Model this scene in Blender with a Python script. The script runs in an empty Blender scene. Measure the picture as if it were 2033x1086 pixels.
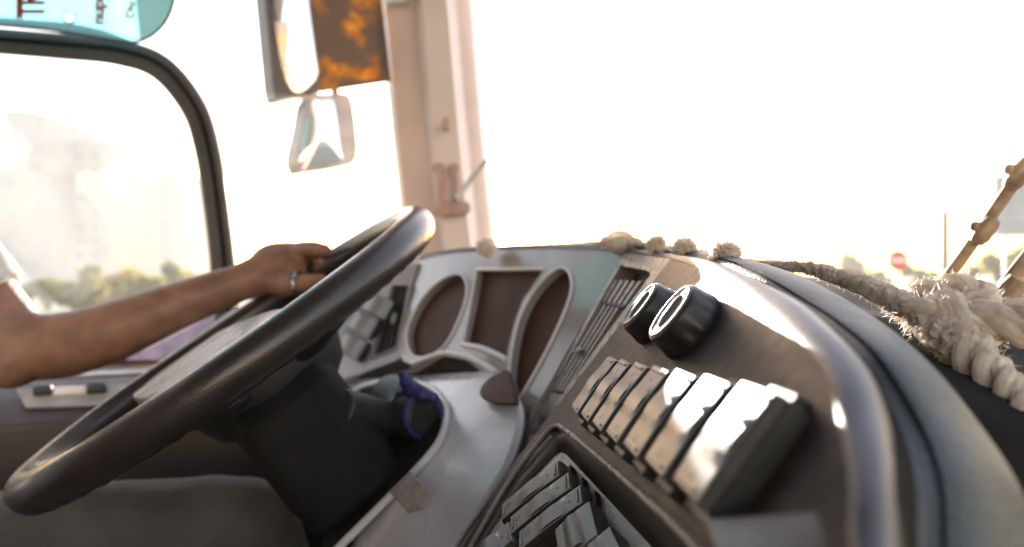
import bpy, bmesh, math, random
from mathutils import Vector, Matrix, noise
from mathutils.geometry import tessellate_polygon
R = math.radians
random.seed(7)
S = bpy.context.scene
COL = S.collection

# ------------------------------------------------------------------ camera
EYE = 2.0                                   # lens height above the road
F, CU, CV = 1400.0, 1016.5, 543.0           # focal length and centre in photo pixels
cd = bpy.data.cameras.new('camera')
cam = bpy.data.objects.new('camera', cd); COL.objects.link(cam)
cam.location = (0, 0, EYE); cam.rotation_euler = (R(90), 0, 0)
cd.sensor_width = 36.0; cd.lens = 36.0 * F / 2033.0
cd.clip_start = 0.01; cd.clip_end = 2000
cd.dof.use_dof = True; cd.dof.focus_distance = 0.43; cd.dof.aperture_fstop = 5.0
S.camera = cam

# ------------------------------------------------------------------ light
SUN_DIR = Vector((-0.040, 1.0, 0.145)).normalized()
w = bpy.data.worlds.new('World'); S.world = w; w.use_nodes = True
nt = w.node_tree
bg = nt.nodes['Background']
sky = nt.nodes.new('ShaderNodeTexSky'); sky.sky_type = 'NISHITA'; sky.sun_disc = False
sky.sun_elevation = math.asin(SUN_DIR.z); sky.sun_rotation = math.atan2(SUN_DIR.x, SUN_DIR.y)
sky.air_density = 1.2; sky.dust_density = 0.6; sky.ozone_density = 0.0
warm = nt.nodes.new('ShaderNodeMix'); warm.data_type = 'RGBA'; warm.blend_type = 'MULTIPLY'; warm.inputs[0].default_value = 1
warm.inputs[7].default_value = (1.01, .885, 1.03, 1)                       # smoggy, slightly pink daylight
nt.links.new(sky.outputs[0], warm.inputs[6]); nt.links.new(warm.outputs[2], bg.inputs[0]); bg.inputs[1].default_value = 0.15
sd = bpy.data.lights.new('sun', 'SUN'); sd.energy = 5.0; sd.angle = R(0.5); sd.color = (1, .93, .84)
sun = bpy.data.objects.new('sun', sd); COL.objects.link(sun)
sun.rotation_euler = SUN_DIR.to_track_quat('Z', 'Y').to_euler(); sun.location = SUN_DIR * 50
S.view_settings.view_transform = 'Standard'; S.view_settings.look = 'None'
S.view_settings.exposure = 2.45; S.view_settings.gamma = 1.0
S.cycles.max_bounces = 8; S.cycles.transparent_max_bounces = 16; S.cycles.volume_bounces = 1
S.cycles.caustics_reflective = False; S.cycles.caustics_refractive = False
try: S.cycles.use_denoising = True
except Exception: pass

# ------------------------------------------------------------------ helpers
def W(x, y, z): return Vector((x, y, z + EYE))
def P(u, v, d): return W((u - CU) / F * d, d, -(v - CV) / F * d)      # place seen at (u, v), d metres away
class Plane:
    def __init__(s, n, p): s.n = Vector(n).normalized(); s.p = Vector(p)
    def at(s, u, v, h=0.0):
        o = Vector((0, 0, EYE)); q = Vector(((u - CU) / F, 1, -(v - CV) / F))
        return o + q * ((s.p + s.n * h - o).dot(s.n) / q.dot(s.n))
    def many(s, pts, h=0.0): return [s.at(u, v, h) for u, v in pts]
def plane3(a, b, c, toward=None):
    n = (b - a).cross(c - a)
    if n.dot(Vector((0, 0, EYE)) - a) < 0: n = -n
    return Plane(n, a)

def cat(pts, n=8, closed=False):
    """smooth curve through points"""
    pts = [Vector(p) for p in pts]; m = len(pts); out = []
    segs = m if closed else m - 1
    for i in range(segs):
        if closed: p0, p1, p2, p3 = pts[(i-1) % m], pts[i], pts[(i+1) % m], pts[(i+2) % m]
        else:
            p1, p2 = pts[i], pts[i+1]
            p0 = pts[i-1] if i else p1 * 2 - p2
            p3 = pts[i+2] if i + 2 < m else p2 * 2 - p1
        for k in range(n):
            t = k / n
            out.append(.5 * ((2*p1) + (p2-p0)*t + (2*p0-5*p1+4*p2-p3)*t*t + (3*p1-p0-3*p2+p3)*t**3))
    if not closed: out.append(pts[-1])
    return out
def cat2(pts, n=8, closed=False): return [(p.x, p.y) for p in cat([(a, b, 0) for a, b in pts], n, closed)]

def tube(bm, path, r, sides=12, closed=False, cap=True, up=None, sy=1.0):
    path = [Vector(p) for p in path]; m = len(path)
    rs = r if isinstance(r, (list, tuple)) else [r] * m
    rings = []; prev = None; fixed = None
    if closed:                              # one steady frame all round, so that the ring closes without a twist
        fixed = Vector((0, 0, 0))
        for i in range(m): fixed += path[i - 1].cross(path[i])
        o_ = path[0]; fixed = sum(((path[i-1] - o_).cross(path[i] - o_) for i in range(m)), Vector((0, 0, 0)))
        if fixed.length < 1e-12: fixed = None
        else: fixed.normalize()
    for i, p in enumerate(path):
        if closed: t = path[(i+1) % m] - path[i-1]
        else: t = path[min(i+1, m-1)] - path[max(i-1, 0)]
        t.normalize()
        if fixed is not None: a = fixed
        elif prev is None:
            a = Vector(up) if up is not None else (Vector((0, 0, 1)) if abs(t.z) < .9 else Vector((1, 0, 0)))
        else: a = prev
        a = (a - t * a.dot(t)).normalized(); prev = a; b = t.cross(a)
        rings.append([bm.verts.new(p + (a * math.cos(k*2*math.pi/sides) * sy + b * math.sin(k*2*math.pi/sides)) * rs[i]) for k in range(sides)])
    for i in range(m if closed else m - 1):
        A, B = rings[i], rings[(i+1) % m]
        for k in range(sides): bm.faces.new((A[k], A[(k+1) % sides], B[(k+1) % sides], B[k]))
    if cap and not closed:
        bm.faces.new(rings[0][::-1]); bm.faces.new(rings[-1])
def grid(bm, rows, close_v=False):
    vs = [[bm.verts.new(p) for p in r] for r in rows]
    for i in range(len(vs) - 1):
        n = len(vs[i])
        for j in range(n if close_v else n - 1):
            bm.faces.new((vs[i][j], vs[i][(j+1) % n], vs[i+1][(j+1) % n], vs[i+1][j]))
    return vs
def box(bm, c, ax, ay, az):
    c = Vector(c); v = [bm.verts.new(c + ax*i + ay*j + az*k) for i in (-1, 1) for j in (-1, 1) for k in (-1, 1)]
    for f in ((0,1,3,2), (4,6,7,5), (0,4,5,1), (2,3,7,6), (0,2,6,4), (1,5,7,3)): bm.faces.new([v[i] for i in f])
def prism(bm, pts, vec):
    a = [bm.verts.new(p) for p in pts]; b = [bm.verts.new(Vector(p) + vec) for p in pts]; n = len(pts)
    bm.faces.new(a); bm.faces.new(b[::-1])
    for i in range(n): bm.faces.new((a[i], b[i], b[(i+1) % n], a[(i+1) % n]))
def plate(bm, outer, holes, vec, hole_vec=None):
    """flat plate with openings, walls going back by vec"""
    loops = [list(outer)] + [list(h) for h in holes]
    flat = [p for l in loops for p in l]
    tris = tessellate_polygon([[Vector(p) for p in l] for l in loops])
    vs = [bm.verts.new(p) for p in flat]
    for t in tris:
        try: bm.faces.new([vs[i] for i in t])
        except ValueError: pass
    o = 0
    for k, l in enumerate(loops):
        n = len(l); v = vec if k == 0 else (hole_vec or vec)
        b = [bm.verts.new(Vector(p) + v) for p in l]
        for i in range(n): bm.faces.new((vs[o+i], vs[o+(i+1) % n], b[(i+1) % n], b[i]))
        o += n
def obj(name, bm, m, parent=None, smooth=True, bevel=0, seg=2, sub=0, solid=0, angle=35):
    bmesh.ops.recalc_face_normals(bm, faces=bm.faces[:])
    me = bpy.data.meshes.new(name); bm.to_mesh(me); bm.free()
    o = bpy.data.objects.new(name, me); COL.objects.link(o)
    if m: me.materials.append(m)
    if solid: s = o.modifiers.new('s', 'SOLIDIFY'); s.thickness = solid; s.offset = -1
    if bevel:
        b = o.modifiers.new('b', 'BEVEL'); b.width = bevel; b.segments = seg; b.limit_method = 'ANGLE'; b.angle_limit = R(30)
    if sub: s = o.modifiers.new('u', 'SUBSURF'); s.levels = sub; s.render_levels = sub
    if smooth:
        for p in me.polygons: p.use_smooth = True
        if not sub:
            try: me.set_sharp_from_angle(angle=R(angle))
            except Exception: pass
    if parent is not None: adopt(o, parent)
    return o
def adopt(o, parent):
    o.parent = parent
    o.matrix_parent_inverse = world_of(parent).inverted()
def world_of(o):
    mm = o.matrix_basis.copy()
    return (world_of(o.parent) @ o.matrix_parent_inverse @ mm) if o.parent else mm
def thing(name, label, cat_, loc=(0, 0, 0), group=None):
    o = bpy.data.objects.new(name, None); COL.objects.link(o); o.location = loc; o.empty_display_size = .05
    return tag(o, label, cat_, group)
def tag(o, label, cat_, group=None):
    o['label'] = label; o['category'] = cat_
    if group: o['group'] = group
    return o
def struct(o): o['kind'] = 'structure'; return o
B = bmesh.new

# ------------------------------------------------------------------ materials
def mat(name, col, rough=.5, metal=0., var=.12, vscale=30., bump=0., bscale=400., spec=.5, coat=0., col2=None, rvar=.1, sss=0., sheen=0.):
    m = bpy.data.materials.new(name); m.use_nodes = True
    n, l = m.node_tree.nodes, m.node_tree.links; b = n['Principled BSDF']
    tc = n.new('ShaderNodeTexCoord')
    ns = n.new('ShaderNodeTexNoise'); ns.inputs['Scale'].default_value = vscale; ns.inputs['Detail'].default_value = 6
    l.new(tc.outputs['Object'], ns.inputs['Vector'])
    mx = n.new('ShaderNodeMix'); mx.data_type = 'RGBA'
    c2 = col2 or tuple(max(0, c * (1 - var * 2)) for c in col); c1 = col if col2 else tuple(min(1, c * (1 + var)) for c in col)
    rp = n.new('ShaderNodeValToRGB'); rp.color_ramp.elements[0].position = .35; rp.color_ramp.elements[1].position = .65
    l.new(ns.outputs[0], rp.inputs[0]); l.new(rp.outputs[0], mx.inputs[0])
    mx.inputs[6].default_value = (*c1, 1); mx.inputs[7].default_value = (*c2, 1)
    l.new(mx.outputs[2], b.inputs['Base Color'])
    b.inputs['Metallic'].default_value = metal; b.inputs['Specular IOR Level'].default_value = spec
    mr = n.new('ShaderNodeMapRange'); mr.inputs[3].default_value = max(.02, rough - rvar); mr.inputs[4].default_value = min(1, rough + rvar)
    n2 = n.new('ShaderNodeTexNoise'); n2.inputs['Scale'].default_value = vscale * 2.3; n2.inputs['Detail'].default_value = 5
    l.new(tc.outputs['Object'], n2.inputs['Vector']); l.new(n2.outputs[0], mr.inputs[0]); l.new(mr.outputs[0], b.inputs['Roughness'])
    if coat: b.inputs['Coat Weight'].default_value = coat; b.inputs['Coat Roughness'].default_value = .12
    if sss: b.inputs['Subsurface Weight'].default_value = sss; b.inputs['Subsurface Radius'].default_value = (.012, .005, .003); b.inputs['Subsurface Scale'].default_value = 1.0
    if sheen: b.inputs['Sheen Weight'].default_value = sheen
    if bump:
        n3 = n.new('ShaderNodeTexNoise'); n3.inputs['Scale'].default_value = bscale; n3.inputs['Detail'].default_value = 3
        bp = n.new('ShaderNodeBump'); bp.inputs['Strength'].default_value = bump; bp.inputs['Distance'].default_value = .001
        l.new(tc.outputs['Object'], n3.inputs['Vector']); l.new(n3.outputs[0], bp.inputs['Height']); l.new(bp.outputs[0], b.inputs['Normal'])
    return m
def glass(name, tint=(1, 1, 1), gloss=.06):
    m = bpy.data.materials.new(name); m.use_nodes = True
    n, l = m.node_tree.nodes, m.node_tree.links; n.remove(n['Principled BSDF'])
    t = n.new('ShaderNodeBsdfTransparent'); t.inputs[0].default_value = (*tint, 1)
    g = n.new('ShaderNodeBsdfGlossy'); g.inputs['Roughness'].default_value = .02
    x = n.new('ShaderNodeMixShader'); x.inputs[0].default_value = gloss
    l.new(t.outputs[0], x.inputs[1]); l.new(g.outputs[0], x.inputs[2]); l.new(x.outputs[0], n['Material Output'].inputs[0])
    return m
def translucent(name, col, amount=.6, rough=.4, var=.1, vs=8, bump=0):
    m = mat(name, col, rough, var=var, vscale=vs, bump=bump, bscale=1200)
    n, l = m.node_tree.nodes, m.node_tree.links
    t = n.new('ShaderNodeBsdfTranslucent'); t.inputs[0].default_value = (*col, 1)
    x = n.new('ShaderNodeMixShader'); x.inputs[0].default_value = amount
    l.new(n['Principled BSDF'].outputs[0], x.inputs[1]); l.new(t.outputs[0], x.inputs[2]); l.new(x.outputs[0], n['Material Output'].inputs[0])
    return m
M = {}
M['black'] = mat('black_plastic', (.030, .028, .027), .5, bump=.25, bscale=900)
M['rim'] = mat('rim_leather', (.030, .024, .021), .34, bump=.4, bscale=520, vscale=14, coat=.25)
M['shroud'] = mat('shroud_plastic', (.016, .0145, .014), .7, spec=.2, bump=.3, bscale=800)
M['cluster'] = mat('cluster_plastic', (.38, .345, .335), .24, coat=.5, vscale=9)
M['bezel'] = mat('bezel_silver', (.80, .78, .77), .32, metal=.1, var=.02)
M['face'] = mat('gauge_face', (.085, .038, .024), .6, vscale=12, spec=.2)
M['panel'] = mat('panel_plastic', (.050, .037, .032), .46, bump=.5, bscale=900, vscale=55, var=.2, rvar=.12, spec=.16)
M['strip'] = mat('vent_strip_plastic', (.30, .275, .26), .28, spec=.6, var=.03, rvar=.05, vscale=40, bump=.3, bscale=900)
M['switch'] = mat('switch_silver', (.22, .217, .213), .38, metal=.3, vscale=60, rvar=.008, var=.015)
M['knob'] = mat('knob_rubber', (.030, .027, .026), .38, vscale=40)
M['fascia'] = mat('fascia_grey', (.62, .60, .60), .28, coat=.3, vscale=6, bump=.12, bscale=600)
M['trim'] = mat('ledge_plastic', (.075, .075, .088), .40, vscale=10, spec=.40, bump=.3, bscale=800)
M['pad'] = mat('pad_leather', (.028, .038, .043), .48, spec=.35, bump=.8, bscale=450, vscale=18)
M['dark_pad'] = mat('dash_dark', (.014, .013, .012), .9, bump=.4, spec=.15)
M['rope'] = translucent('rope_cotton', (.95, .84, .74), .58, .95, .2, 160, .6)
M['pillar'] = mat('pillar_plastic', (.88, .73, .67), .5, vscale=5, var=.05)
M['pillar_d'] = mat('bracket_plastic', (.50, .31, .26), .5)
M['rubber'] = mat('window_rubber', (.040, .033, .030), .55, vscale=12)
M['skin'] = mat('skin', (.25, .118, .068), .50, vscale=28, var=.16, bump=.7, bscale=160, sss=.12)
M['shirt'] = translucent('shirt_cotton', (.75, .72, .70), .25, .8)
M['trouser'] = mat('trouser_cotton', (.095, .088, .080), .85, vscale=14, var=.12, bump=.5, bscale=900)
M['hair'] = mat('hair', (.02, .016, .014), .5)
M['ring'] = mat('ring_metal', (.75, .74, .72), .2, metal=1)
M['console'] = mat('console_brown', (.045, .033, .028), .55, vscale=10)
M['console_grey'] = mat('console_grey', (.30, .31, .31), .4)
M['wood'] = mat('console_strip_brown', (.36, .17, .08), .5)
M['lilac'] = mat('lilac_paper', (.52, .44, .60), .5)
M['mirror'] = mat('mirror_glass', (.85, .86, .88), .03, metal=1, var=.01, rvar=.02)
M['house'] = mat('mirror_housing', (.06, .05, .05), .4)
M['house_l'] = mat('mirror_housing_light', (.35, .29, .27), .4)
M['wiper'] = mat('wiper_rust', (.56, .40, .25), .55, metal=.0, vscale=60, col2=(.26, .17, .10))
M['concrete'] = mat('concrete', (.16, .205, .24), .8, vscale=.4)
M['winglass'] = mat('window_dark', (.10, .13, .17), .15)
M['leaf'] = translucent('leaf_green', (.19, .185, .02), .45, .6, var=.3, vs=3)
M['bark'] = mat('bark', (.10, .075, .05), .9)
M['asphalt'] = mat('asphalt', (.055, .054, .052), .85, vscale=3)
M['grass'] = mat('verge_grass', (.07, .09, .03), .9, vscale=2)
M['red'] = mat('sign_red', (.55, .03, .03), .4)
M['white'] = mat('sign_white', (.8, .8, .8), .4)
M['steel'] = mat('galvanised', (.42, .43, .44), .45, metal=.6)
M['board'] = mat('billboard_face', (.20, .22, .25), .5, vscale=.8)
M['glass'] = glass('windscreen_glass', (.97, .98, .98), .035)
M['knob_face'] = mat('knob_face_grey', (.16, .155, .15), .50, vscale=60, var=.05)
M['blue'] = mat('cap_purple', (.035, .03, .12), .45, vscale=25, bump=.5, bscale=200)
M['grey_cloth'] = mat('knob_sleeve_grey', (.17, .22, .24), .6)
M['paper'] = mat('sticker_paper', (.33, .28, .24), .7, vscale=80, bump=1, bscale=300)
M['sheen_grey'] = mat('sheen_plastic', (.15, .14, .14), .35)
M['chrome'] = mat('chrome', (.7, .7, .7), .15, metal=1)

# ------------------------------------------------------------------ outside: ground, haze later
FW = Vector((.928, .372, 0)); LF = Vector((-.372, .928, 0)); UP = Vector((0, 0, 1))
bm = B(); n = 40; rows = []
for i in range(n + 1):
    rows.append([Vector((-700 + 1400 * j / n, -300 + 1400 * i / n, 0)) for j in range(n + 1)])
grid(bm, rows); struct(obj('ground', bm, M['grass']))
bm = B(); rows = []
for i in range(61):
    t = -60 + 4 * i; c = Vector((2.0, 0, .004)) + FW * t + LF * 1.0
    rows.append([c + LF * s for s in (-9, -4, 0, 4, 9)])
grid(bm, rows); struct(obj('road', bm, M['asphalt']))
for s in (-9.15, 9.15):
    bm = B()
    box(bm, Vector((2, 0, .06)) + LF * (1.0 + s) + FW * 60, FW * 120, LF * .15, UP * .06)
    struct(obj('kerb', bm, M['concrete'], bevel=.02))

def building(u0, u1, vtop, d, nx, nz, label):
    a, b = P(u0, CV, d), P(u1, CV, d); wd = (b - a).length; top = (CV - vtop) / F * d + EYE
    t = thing('tower_block', label, 'building', ((a.x + b.x) / 2, d + 6, 0), 'pale apartment towers in the haze beyond the side window')
    ax = (b - a).normalized(); ay = Vector((-ax.y, ax.x, 0)); c = (a + b) / 2; c.z = 0
    bm = B(); box(bm, c + ay * 8 + UP * top / 2, ax * wd / 2, ay * 8, UP * top / 2); obj('wall', bm, M['concrete'], t, False)
    bm = B(); box(bm, c + ay * 8 + UP * (top + .9), ax * wd * .22, ay * 3, UP * .9); obj('roof_housing', bm, M['concrete'], t, False)
    bm = B(); box(bm, c + ay * 8 + UP * (top + .15), ax * (wd / 2 + .3), ay * 8.3, UP * .15); obj('roof_edge', bm, M['concrete'], t, False)
    first = None
    for i in range(nx):
        for k in range(nz):
            p = c + ax * (-wd / 2 + wd * (i + .5) / nx) - ay * .02 + UP * (4 + (top - 5) * (k + .5) / nz)
            if first is None:
                bm = B(); sx, sz = wd / nx * .30, (top - 5) / nz * .30
                box(bm, Vector((0, 0, 0)), ax * sx, ay * .05, UP * sz)
                o = first = obj('window', bm, M['winglass'], None, False)
            else:
                o = first.copy(); COL.objects.link(o)
            o.location = p; adopt(o, t)
building(-160, 70, 225, 112, 5, 9, 'tall pale apartment tower at the left edge of the side window')
building(84, 205, 285, 122, 4, 8, 'middle pale tower block in haze, between a taller and a lower one')
building(222, 372, 350, 135, 5, 7, 'lowest pale tower block in haze, next to the window post')

def leaves(bm, c, rad, n, size, squash=.75):
    cl = [(Vector((random.gauss(0, .45), random.gauss(0, .45), random.gauss(0, .40))), random.uniform(.25, .5)) for _ in range(14)]
    for _ in range(n):
        cc, cr = random.choice(cl)
        v = Vector((random.gauss(0, 1), random.gauss(0, 1), random.gauss(0, 1))).normalized() * cr * random.uniform(.5, 1)
        p = Vector(c) + Vector(((cc.x + v.x) * rad, (cc.y + v.y) * rad, max(-.9, (cc.z + v.z)) * rad * squash))
        a = Vector((random.gauss(0, 1), random.gauss(0, 1), random.gauss(0, 1))).normalized()
        b = a.cross(Vector((random.gauss(0, 1), random.gauss(0, 1), .1))).normalized()
        s = size * random.uniform(.6, 1.3)
        bm.faces.new([bm.verts.new(p + a * s), bm.verts.new(p + b * s * .55), bm.verts.new(p - a * s), bm.verts.new(p - b * s * .55)])
def bush(u, vtop, d, halfpx, label, name='roadside_bush', group='bushes along the far verge'):
    base = P(u, CV, d); base.z = 0; top = (CV - vtop) / F * d + EYE; rad = halfpx / F * d
    t = thing(name, label, 'bush' if 'bush' in name else 'tree', base, group)
    bm = B(); leaves(bm, base + UP * (top * .58), max(rad, top * .45), 900, .14 + .004 * d, top * .5 / max(rad, top * .45)); obj('crown', bm, M['leaf'], t, False)
    bm = B()
    for k in range(4):
        a = k * 1.6 + random.random(); q = base + Vector((math.cos(a), math.sin(a), 0)) * rad * .4 + UP * top * .6
        tube(bm, [base + UP * -.05, base.lerp(q, .5) + UP * .1, q], [.08, .06, .02], 6)
    obj('trunk', bm, M['bark'], t)
LB = [(95, 548, 38, 55, 'low yellow-green bush in haze beside the white sleeve'), (165, 556, 33, 45, 'small hazy bush next to the white-sleeve bush, over the forearm'),
      (235, 541, 40, 50, 'hazy green bush in the middle of the side window'), (305, 549, 36, 45, 'pale bush between the mid-window bush and the post bushes'),
      (362, 538, 42, 42, 'tallest hazy bush, close to the black window post'), (408, 546, 34, 26, 'narrow bush half behind the black window post')]
for u, v, d, h, l in LB: bush(u, v, d, h, l)
for u, v, d, h, l in [(1735, 541, 60, 30, 'pale bush to the left of the round no-entry sign'), (1832, 541, 55, 26, 'pale bush between the round sign and the lamp post'),
                      (1700, 512, 75, 16, 'small faded bush far left of the round sign'),
                      (2000, 480, 46, 45, 'green roadside tree under the billboard, behind the wipers'), (2075, 470, 40, 50, 'bigger green tree at the right edge, behind the lower wiper')]:
    bush(u, v, d, h, l, 'roadside_tree' if v < 500 else 'roadside_bush', 'greenery beyond the windscreen')

# no-entry sign
d = 24; c = P(1783, 517, d)
t = thing('no_entry_sign', 'round red no-entry sign with a white bar on a pole', 'road sign', (c.x, c.y, 0))
rr = 21 / F * d
bm = B(); prism(bm, [c + Vector((rr * math.cos(a * math.pi / 24), 0, rr * math.sin(a * math.pi / 24))) for a in range(48)], Vector((0, .02, 0))); obj('disc', bm, M['red'], t, False)
bm = B(); box(bm, c + Vector((0, -.006, 0)), Vector((rr * .72, 0, 0)), Vector((0, .004, 0)), Vector((0, 0, rr * .17))); obj('bar', bm, M['white'], t, False)
bm = B(); tube(bm, [Vector((c.x, d + .06, 0)), Vector((c.x, d + .06, c.z + rr))], .045, 10); obj('pole', bm, M['white'], t)
# lamp post
d = 30; c = P(1876, CV, d)
t = thing('lamp_post', 'tall thin grey lamp post beyond the windscreen', 'lamp post', (c.x, d, 0))
top = 15.5
bm = B(); tube(bm, [Vector((c.x, d, 0)), Vector((c.x, d, 4.6)), Vector((c.x, d, 4.62)), Vector((c.x - .03, d, top))], [.17, .15, .10, .07], 10); obj('pole', bm, mat('pole_paint', (.10, .09, .08), .6), t)
bm = B(); tube(bm, [Vector((c.x - .03, d, top)), Vector((c.x - .05, d + .5, top + .25)), Vector((c.x - .05, d + 1.4, top + .4))], .03, 8); obj('arm', bm, M['steel'], t)
bm = B(); box(bm, Vector((c.x - .05, d + 1.7, top + .4)), Vector((.12, 0, 0)), Vector((0, .35, 0)), Vector((0, 0, .06))); obj('lantern', bm, M['steel'], t, bevel=.03)
# billboard
d = 42; a, b = P(1974, 466, d), P(2110, 352, d); c = (a + b) / 2
t = thing('billboard', 'grey-blue billboard on posts behind the wiper', 'billboard', (c.x, d, 0))
bm = B(); box(bm, c, Vector(((b.x - a.x) / 2, 0, 0)), Vector((0, .12, 0)), Vector((0, 0, (b.z - a.z) / 2))); obj('panel', bm, M['board'], t, False)
bm = B(); h = (b.z - a.z) / 2; hw = (b.x - a.x) / 2
for q, sx, sz in ((c + UP * (h + .06), hw + .12, .06), (c - UP * (h + .06), hw + .12, .06)): box(bm, q, Vector((sx, 0, 0)), Vector((0, .18, 0)), Vector((0, 0, sz)))
for q in (-1, 1): box(bm, c + Vector((q * (hw + .06), 0, 0)), Vector((.06, 0, 0)), Vector((0, .18, 0)), Vector((0, 0, h)))
obj('frame', bm, M['steel'], t, False)
for q in (-.6, .6):
    bm = B(); tube(bm, [Vector((c.x + q * hw, d + .2, 0)), Vector((c.x + q * hw, d + .2, c.z))], .12, 10); obj('post', bm, M['steel'], t)
# parked van far right
d = 26; c = P(2022, 600, d)
t = thing('parked_van', 'pale blue van parked beyond the wipers at the right edge', 'van', (c.x, d, 0))
vm = mat('van_paint', (.25, .42, .50), .3, coat=.5)
prof = [(-2.2, .35), (-2.2, 1.7), (-2.1, 1.9), (1.0, 1.9), (1.5, 1.25), (2.2, 1.05), (2.3, .7), (2.3, .35)]
bm = B(); prism(bm, [Vector((c.x + 1.3 + x, d, z - .25)) for x, z in prof], Vector((0, 1.8, 0))); obj('body', bm, vm, t, bevel=.08, seg=3)
for x0, x1 in ((-1.9, -.9), (-.8, .2), (.3, 1.05)):
    bm = B(); prism(bm, [Vector((c.x + 1.3 + x, d - .012, z - .25)) for x, z in ((x0, 1.2), (x1, 1.2), (x1 - (.25 if x1 > 1 else 0), 1.7), (x0, 1.7))], Vector((0, .01, 0))); obj('window', bm, M['winglass'], t, False)
for x in (-1.4, 1.5):
    for y in (.02, 1.6):
        bm = B(); tube(bm, [Vector((c.x + 1.3 + x, d + y - .05, .33)), Vector((c.x + 1.3 + x, d + y + .2, .33))], .33, 20); obj('wheel', bm, M['black'], t, bevel=.03)

# ------------------------------------------------------------------ bus cab shell
cab = thing('bus_cab', 'beige-pillared bus cab with black-framed side window and curved windscreen', 'bus cab', W(-.2, 1.2, -1.0))
# front pillar
def pil_row(v, ul, ur, d0):
    prof = [(0, .07), (.06, .02), (.36, -.012), (.40, -.018), (.46, -.045), (.66, -.052), (.73, -.022), (.76, -.016), (.86, -.006), (.95, .018), (1, .07)]
    return [P(ul + (ur - ul) * t, v, d0 + q) for t, q in prof]
bm = B(); rows = []
for v, ul, ur in ((-500, 690, 868), (-200, 735, 912), (0, 763, 941), (165, 779, 955), (300, 793, 967), (420, 806, 979), (520, 818, 990), (640, 830, 1002)):
    rows.append(pil_row(v, ul, ur, 1.42))
rows = [cat(c, 4) for c in zip(*[r for r in rows])]
bm.free()
M['pillar_t'] = mat('pillar_trim_plastic', (.74, .55, .47), .45, vscale=6, var=.06)
def pil_part(nm, j0, j1, m, par):
    b_ = B(); grid(b_, [[Vector(p) for p in r] for r in rows[j0:j1 + 1]]); return obj(nm, b_, m, par, solid=.012, angle=30)
pillar = pil_part('pillar', 3, 6, M['pillar'], cab); pil_part('pillar_trim', 0, 3, M['pillar_t'], pillar); pil_part('pillar_trim', 6, 10, M['pillar_t'], pillar)
# bracket on the pillar
def blob_plate(name, pts, pl, th, m, par, bev=.004):
    bm = B(); prism(bm, pl.many(pts), pl.n * th); return obj(name, bm, m, par, bevel=bev)
PP = Plane((.05, -1, 0), P(890, 380, 1.345))
bm = B()
prism(bm, PP.many(cat2([(858, 334), (868, 324), (882, 328), (886, 342), (884, 372), (886, 398), (904, 400), (928, 402), (934, 413), (928, 425), (900, 429), (872, 429), (862, 420), (868, 402), (868, 370), (866, 350)], 4, True)), PP.n * .012)
prism(bm, PP.many(cat2([(890, 340), (892, 328), (904, 324), (912, 332), (908, 346), (912, 396), (898, 398), (896, 360)], 4, True), .001), PP.n * .009)
obj('bracket', bm, M['pillar_d'], pillar, bevel=.003)
bm = B(); prism(bm, PP.many([(878, 236), (892, 233), (893, 258), (880, 262)]), PP.n * .01); obj('clip', bm, M['pillar_d'], pillar, bevel=.003)
bm = B(); box(bm, P(787, 2, 1.40), Vector((.02, 0, 0)), Vector((0, .01, 0)), UP * .007); obj('clip', bm, M['white'], pillar, bevel=.003)
bm = B(); tube(bm, [P(906, 394, 1.33), P(938, 352, 1.315), P(967, 318, 1.29)], [.006, .0055, .005], 8); obj('cord_rod', bm, M['white'], pillar)
# window frame of the side window (black rubber rounded bend)
SW = Plane(-LF, W(0, 0, 0) + LF * 1.40)
cen = cat2([(-420, 40), (-200, 64), (0, 82), (120, 92), (235, 104), (320, 135), (385, 215), (412, 300), (428, 400), (440, 500), (449, 600), (455, 680)], 8)
wid = []
bm = B(); rows = []
for i, (u, v) in enumerate(cen):
    a = cen[max(0, i-1)]; b = cen[min(len(cen)-1, i+1)]; tx, ty = b[0]-a[0], b[1]-a[1]; L = math.hypot(tx, ty); nx, ny = -ty/L, tx/L
    hw = 26 if u < 250 else 26
    ring = []
    for s, h in ((-1, .0), (-1, .028), (-.82, .040), (-.1, .044), (.12, .032), (.25, .030), (.35, .042), (.75, .042), (1, .030), (1, 0)):
        ring.append(SW.at(u + nx*hw*s*-1, v + ny*hw*s*-1, h))
    rows.append(ring)
grid(bm, rows, True); obj('window_frame', bm, M['rubber'], cab, angle=40)
# side wall below the window and glass panes
bm = B()
prism(bm, [SW.p + FW * a + UP * z for a, z in ((-2.2, -1.05), (.42, -1.05), (.42, -.13), (-2.2, -.16))], LF * .05); obj('side_wall', bm, M['console'], cab, False)
bm = B(); g0 = SW.p + LF * .02
prism(bm, [g0 + FW * a + UP * z for a, z in ((-2.2, -.155), (-.12, -.135), (-.12, 1.0), (-2.2, 1.0))], LF * .004); obj('side_window', bm, M['glass'], cab, False)
bm = B()
prism(bm, [g0 + FW * a + UP * z for a, z in ((-.08, -.135), (.40, -.13), (.40, 1.0), (-.08, 1.0))], LF * .004); obj('quarter_window', bm, M['glass'], cab, False)
# windscreen
pl = cat([(-.02, 1.46, 0), (.10, 1.28, 0), (.23, .98, 0), (.325, .68, 0), (.365, .48, 0), (.40, .2, 0), (.42, -.3, 0), (.43, -.8, 0)], 6)
bm = B(); rows = []
for z in (-.12, 0, .2, .5, .9): rows.append([W(p.x - .08 * z, p.y, z) for p in pl])
grid(bm, rows); obj('windscreen', bm, M['glass'], cab)
bm = B(); box(bm, W(0, 0, .02) - FW * 1.35 - LF * .2, FW * .02, LF * 1.6, UP * 1.1); obj('light_block_partition', bm, M['console'], cab, False)  # unseen wall added behind the lens to keep rear sky light out
bm = B(); box(bm, W(0, 0, 1.13) - FW * .45 - LF * .10, FW * .92, LF * 1.62, UP * .03); obj('ceiling', bm, M['pillar_t'], cab, False)
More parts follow.
